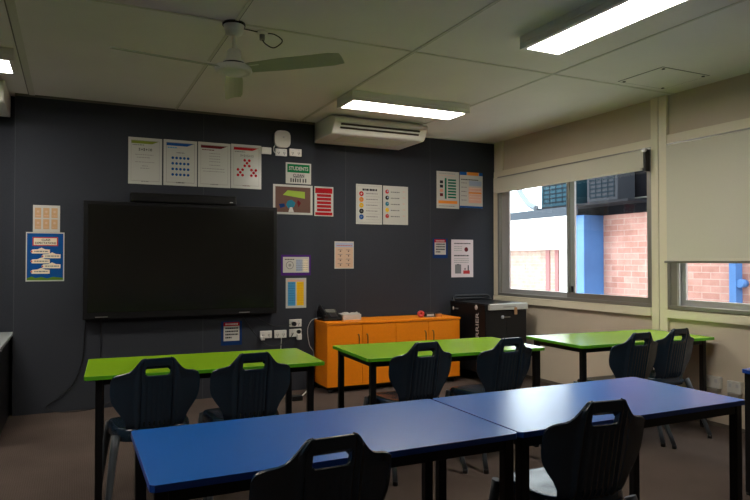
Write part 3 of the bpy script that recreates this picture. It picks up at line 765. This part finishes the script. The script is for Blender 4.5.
# phone
t = thing('desk_phone', 'black desk phone on the left end of the orange cabinet', 'phone', (2.315, 5.93, .680))
b = nb(); prism(b, [(-.10, 0), (.10, 0), (.10, .095), (.06, .10), (-.10, .018)], 'x', -.085, .105, bev=.004); ph = obj('phone_body', b, M_blackp, t)
b = nb(); prism(b, [(.0, .072), (.055, .1), (.052, .106), (-.003, .078)], 'x', -.02, .08); obj('phone_display', b, mat('phone_lcd', (.16, .16, .15), .2), t)
b = nb()
for i in range(3):
    for j in range(4):
        y = -.075+.019*j; z = .0275+(y+.10)*.51; box(b, .0+.026*i, .018+.026*i, y, y+.011, z, z+.006)
obj('keypad', b, mat('phone_keys', (.10, .10, .11), .4), t)
b = nb(); tube(b, spline([(-.06, -.085, .045), (-.06, -.05, .075), (-.06, .02, .105), (-.06, .075, .135)], 5), .016, 12)
box(b, -.08, -.04, -.10, -.055, .025, .06, .01); box(b, -.08, -.04, .05, .095, .095, .14, .01); obj('handset', b, M_blackp, t)
b = nb(); pts = []
for k in range(60):
    s = k/59; pts.append((-.10+.006*math.cos(k*1.4)-.02*math.sin(PI*s), -.09+.10*s, .03+.006*math.sin(k*1.4)))
tube(b, pts, .0022, 6); obj('coiled_cord', b, M_blackp, t)
# paper stack / tissue box
t = thing('tissue_box', 'small white box with crumpled paper on top beside the desk phone', 'box', (2.545, 5.92, .680))
b = nb(); box(b, -.10, .10, -.06, .06, 0, .055, .003); obj('box_body', b, M_paper, t)
b = nb(); g = [[b.verts.new((-.11+.20*i/9, -.05+.1*j/5, .057+random.uniform(0, .02)*(1 if 0 < j < 5 else .2))) for j in range(6)] for i in range(10)]
for i in range(9):
    for j in range(5): b.faces.new((g[i][j], g[i+1][j], g[i+1][j+1], g[i][j+1]))
obj('crumpled_paper', b, M_paper, t)
# small things at the cabinet's right end
t = thing('tape_roll', 'small red roll of tape on the orange cabinet', 'tape', (3.30, 5.80, .680))
b = nb()
lathe(b, [(.008, 0), (.036, 0), (.036, .024), (.008, .024), (.008, 0)], n=24); bmesh.ops.transform(b, matrix=Matrix.Translation((0, .012, .037)) @ Matrix.Rotation(PI/2, 4, 'X'), verts=b.verts)
obj('tape', b, mat('red_tape', (.62, .07, .07), .35), t)
t = thing('whiteboard_eraser', 'black whiteboard eraser with a white label on the orange cabinet', 'eraser', (3.40, 5.80, .680))
b = nb(); box(b, -.055, .065, -.022, .022, .008, .042, .004); obj('eraser_grip', b, M_blackp, t)
b = nb(); box(b, -.055, .065, -.022, .022, 0, .0078, .002); obj('felt_pad', b, M_grey, t)
b = nb(); box(b, -.04, .045, -.0235, -.0215, .014, .034); obj('eraser_label', b, M_paper, t)
t = thing('marker_pen', 'blue marker pen lying behind the eraser on the orange cabinet', 'pen', (3.47, 5.86, .680))
b = nb(); tube(b, [(-.06, 0, .011), (.03, .0, .011)], .0105, 12); obj('barrel', b, mat('blue_pen', (.02, .12, .4), .35), t)
b = nb(); tube(b, [(.031, 0, .011), (.07, .0, .011)], .0112, 12); obj('pen_cap', b, M_blackp, t)
t = thing('pencil_sharpener', 'small orange box at the right end of the cabinet top', 'box', (3.515, 5.80, .680))
b = nb(); box(b, -.03, .03, -.02, .02, 0, .034, .003); obj('box_body', b, mat('orange_card', (.55, .22, .05), .5), t)
b = nb(); box(b, -.031, .031, -.021, .021, .0342, .040, .002); obj('box_lid', b, M_blackp, t)

# ------------------------------------------------------------------ black laptop charging trolley
t = thing('charging_trolley', 'black wheeled laptop charging trolley in the corner under the window', 'trolley', (3.815, 5.38, 0))
W, D = .525, .66
b = nb(); box(b, 0, W, 0, D, .11, .815, .006); body = obj('trolley_body', b, M_black, t)
b = nb(); box(b, -.004, W+.004, -.01, D+.004, .816, .830, .004); obj('trolley_lid', b, M_blackp, t)
b = nb(); box(b, .035, W-.008, -.035, .16, .765, .829, .006); dr = obj('white_tray', b, mat('tray_grey_white', (.52, .50, .45), .45), t)
b = nb(); box(b, .20, .36, -.037, -.034, .792, .803, .001); obj('tray_slot', b, M_alu, dr)
b = nb(); box(b, .34, .375, -.041, -.036, .715, .79, .002); obj('luggage_tag', b, mat('tan_tag', (.42, .22, .10), .6), dr)
for xa, xb in ((.006, W/2-.002), (W/2+.002, W-.006)):
    b = nb(); box(b, xa, xb, -.008, -.0005, .13, .75, .003); obj('trolley_door', b, M_blackp, t)
b = nb(); lathe(b, [(0, 0), (.018, 0), (.018, .006), (0, .006)], n=16); bmesh.ops.transform(b, matrix=Matrix.Translation((.21, -.009, .69)) @ Matrix.Rotation(PI/2, 4, 'X'), verts=b.verts); obj('door_lock', b, M_alul, t)
b = nb(); box(b, .24, .31, -.0095, -.0085, .685, .693); obj('door_badge', b, M_alu, t)
b = nb(); tube(b, spline([(.02, D-.05, .815), (.02, D-.03, .86), (.05, D-.02, .878), (.10, D-.02, .88), (W-.10, D-.02, .88), (W-.05, D-.02, .878), (W-.02, D-.03, .86), (W-.02, D-.05, .815)], 5), .014, 10); obj('push_handle', b, M_blackp, t)
b = nb(); box(b, .04, W-.04, D-.03, D-.01, .832, .862, .008); obj('cable_tray', b, M_blackp, t)
for x in (.06, W-.06):
    for y in (.07, D-.07):
        b = nb(); tube(b, [(x-.014, y, .045), (x+.014, y, .045)], .045, 20); box(b, x-.02, x+.02, y-.02, y+.02, .085, .109, .003); obj('caster', b, M_blackp, t)
# lettering on the left side
vs, ps = text_polys('CARRIER')
b = nb(); bv = [b.verts.new((-.0012, .135-.085*v_+.0, .30+.45*u_)) for u_, v_ in vs]
# letters read upwards: text x -> z, text y -> towards the back
for v_, (u, w) in zip(bv, vs): v_.co = (-.0012, .115+.055*w if False else .17-.055*(1-w), .335+.40*u)
for f in ps:
    try: b.faces.new([bv[i] for i in f])
    except ValueError: pass
obj('side_lettering', b, mat('white_lettering', (.55, .52, .5), .5), t, recalc=False)
for y, z, r in ((.16, .785, .026), (.60, .75, .020)):
    b = nb(); lathe(b, [(0, 0), (r, 0), (r, .002), (0, .002)], n=20); bmesh.ops.transform(b, matrix=Matrix.Translation((.0005, y, z)) @ Matrix.Rotation(-PI/2, 4, 'Y'), verts=b.verts); obj('round_badge', b, mat('white_lettering', (.55, .52, .5), .5), t)
b = nb(); box(b, -.0012, 0, .50, .56, .743, .757); obj('small_badge', b, M_alu, t)

# ------------------------------------------------------------------ outside
M_conc = mat('grey_concrete', (.5, .48, .45), .9, var=.1, scale=4)
sbox('ground', RX+.2, 30, -12, 32, -.35, -.3, M_conc)
BX = 6.5
t = thing('brick_building', 'red brick building outside with dark cladding above, seen through the windows', 'building', (0, 0, 0))
b = nb(); box(b, BX, BX+.3, -4, 6.55, -.3, 1.885); obj('brick_wall', b, M_brickA, t)
b = nb(); box(b, BX-.04, BX+.3, -4, 7.0, 1.887, 3.6); obj('dark_cladding', b, mat('dark_cladding', (.004, .004, .006), .8, var=.2, scale=3, spec=.1), t)  # upper wall; the shade under the eave is put into its near-black colour
b = nb(); box(b, BX-.35, BX-.001, 6.43, 6.58, -.3, 1.886, .004); obj('blue_column', b, mat('blue_column_paint', (.055, .16, .40), .5, var=.12, scale=3), t)
b = nb(); box(b, BX-.11, BX-.001, 4.46, 4.54, -.3, 1.886, .004); obj('blue_downpipe', b, mat('blue_column_paint', (.055, .16, .40), .5), t)
b = nb(); tube(b, [(BX-.10, 4.43, 1.03), (BX-.001, 4.43, 1.03)], .045, 8); obj('pipe_bracket', b, mat('blue_column_paint', (.055, .16, .40), .5), t)
b = nb(); box(b, BX-.42, BX-.041, 5.62, 7.3, 2.00, 2.03, .003); obj('condenser_shelf', b, mat('dark_shelf', (.015, .015, .018), .8, spec=.1), t)  # grey ledge, its colour darkened to stand in the eave's shade
b = nb(); tube(b, [(BX-.1, 4.0, 2.06), (BX-.1, 6.05, 2.06)], .012, 8); obj('conduit', b, M_alu, t)
b = nb(); box(b, BX-.50, BX-.43, 6.45, 8.9, 1.885, 2.0, .003); obj('gutter', b, mat('grey_gutter', (.045, .055, .07), .7, spec=.15), t)
def condenser(y0, y1, z1, label, col):
    t = thing('condenser_unit', label, 'air conditioner', (BX-.40, y0, 2.031)); L = y1-y0; H = z1-2.031
    m = mat('condenser_'+col, dict(white=(.022, .024, .03), teal=(.010, .038, .055))[col], .7, spec=.15)  # case colours darkened to paint in the shade the units hang in
    b = nb(); box(b, 0, .30, 0, L, 0, H, .01); obj('condenser_case', b, m, t)
    b = nb()
    for k in range(8): box(b, -.006, -.001, .05, L-.05, .05+(H-.1)*k/8, .05+(H-.1)*k/8+.018)
    for k in range(5): box(b, -.009, -.0065, .05+(L-.11)*k/4, .06+(L-.11)*k/4, .04, H-.04)
    obj('fan_grille', b, mat('grille_dark', (.006, .012, .018), .8, spec=.1), t)
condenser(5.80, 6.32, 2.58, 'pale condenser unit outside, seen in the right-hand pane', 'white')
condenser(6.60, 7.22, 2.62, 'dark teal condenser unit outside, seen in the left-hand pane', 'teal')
b = nb(); tube(b, spline([(BX-.3, 7.9, 2.5), (BX-.3, 7.8, 2.3), (BX-.3, 7.62, 2.13), (BX-.3, 7.45, 2.05)]), .045, 12)
tag(obj('bent_pipe', b, mat('grey_pipe', (.14, .17, .20), .5)), 'bent grey pipe outside at the top left of the corner window', 'pipe')
FX = 9.0
t = thing('far_building', 'pale brick building with a broad white fascia, seen through the left pane', 'building', (0, 0, 0))
b = nb(); box(b, FX, FX+.3, 7.2, 19, -.3, 1.50); obj('brick_wall', b, M_brickB, t)
b = nb(); box(b, FX-.2, FX+.3, 7.0, 19, 1.502, 2.17, .004); obj('white_fascia', b, mat('white_fascia', (.86, .86, .84), .6), t)
for ya, yb in ((10.38, 10.50), (10.12, 10.22)):
    b = nb(); box(b, FX-.02, FX-.001, ya, yb, -.3, 1.5); obj('brick_pier', b, mat('dusky_brick', (.28, .12, .12), .9), t)
b = nb(); box(b, FX-.05, FX-.001, 9.6, 10.05, -.3, 1.5, .004); obj('door_frame', b, mat('white_fascia', (.86, .86, .84), .6), t)

# ------------------------------------------------------------------ sky
w = bpy.data.worlds.new('overcast_sky'); scn.world = w; w.use_nodes = True
nt = w.node_tree; bg = nt.nodes['Background']; bg.inputs['Strength'].default_value = 5.8
tc = nt.nodes.new('ShaderNodeTexCoord'); n = nt.nodes.new('ShaderNodeTexNoise'); n.inputs['Scale'].default_value = 2.5
r = nt.nodes.new('ShaderNodeValToRGB'); r.color_ramp.elements[0].color = (.78, .88, 1, 1); r.color_ramp.elements[1].color = (1, 1, 1, 1)
nt.links.new(tc.outputs['Generated'], n.inputs['Vector']); nt.links.new(n.outputs['Fac'], r.inputs['Fac']); nt.links.new(r.outputs['Color'], bg.inputs['Color'])

# ------------------------------------------------------------------ camera
cam = bpy.data.cameras.new('camera'); co = bpy.data.objects.new('camera', cam); COL.objects.link(co)
cam.sensor_width = 36; cam.lens = 635.7/750*36; cam.clip_start = .05; cam.clip_end = 200
co.location = (0, 0, CAMZ)
co.rotation_euler = (PI/2 + math.radians(.99), 0, -math.radians(25.52))
scn.camera = co
vs_ = scn.view_settings; vs_.view_transform = 'Standard'; vs_.look = 'None'; vs_.exposure = 0.38; vs_.gamma = 1; vs_.use_curve_mapping = False
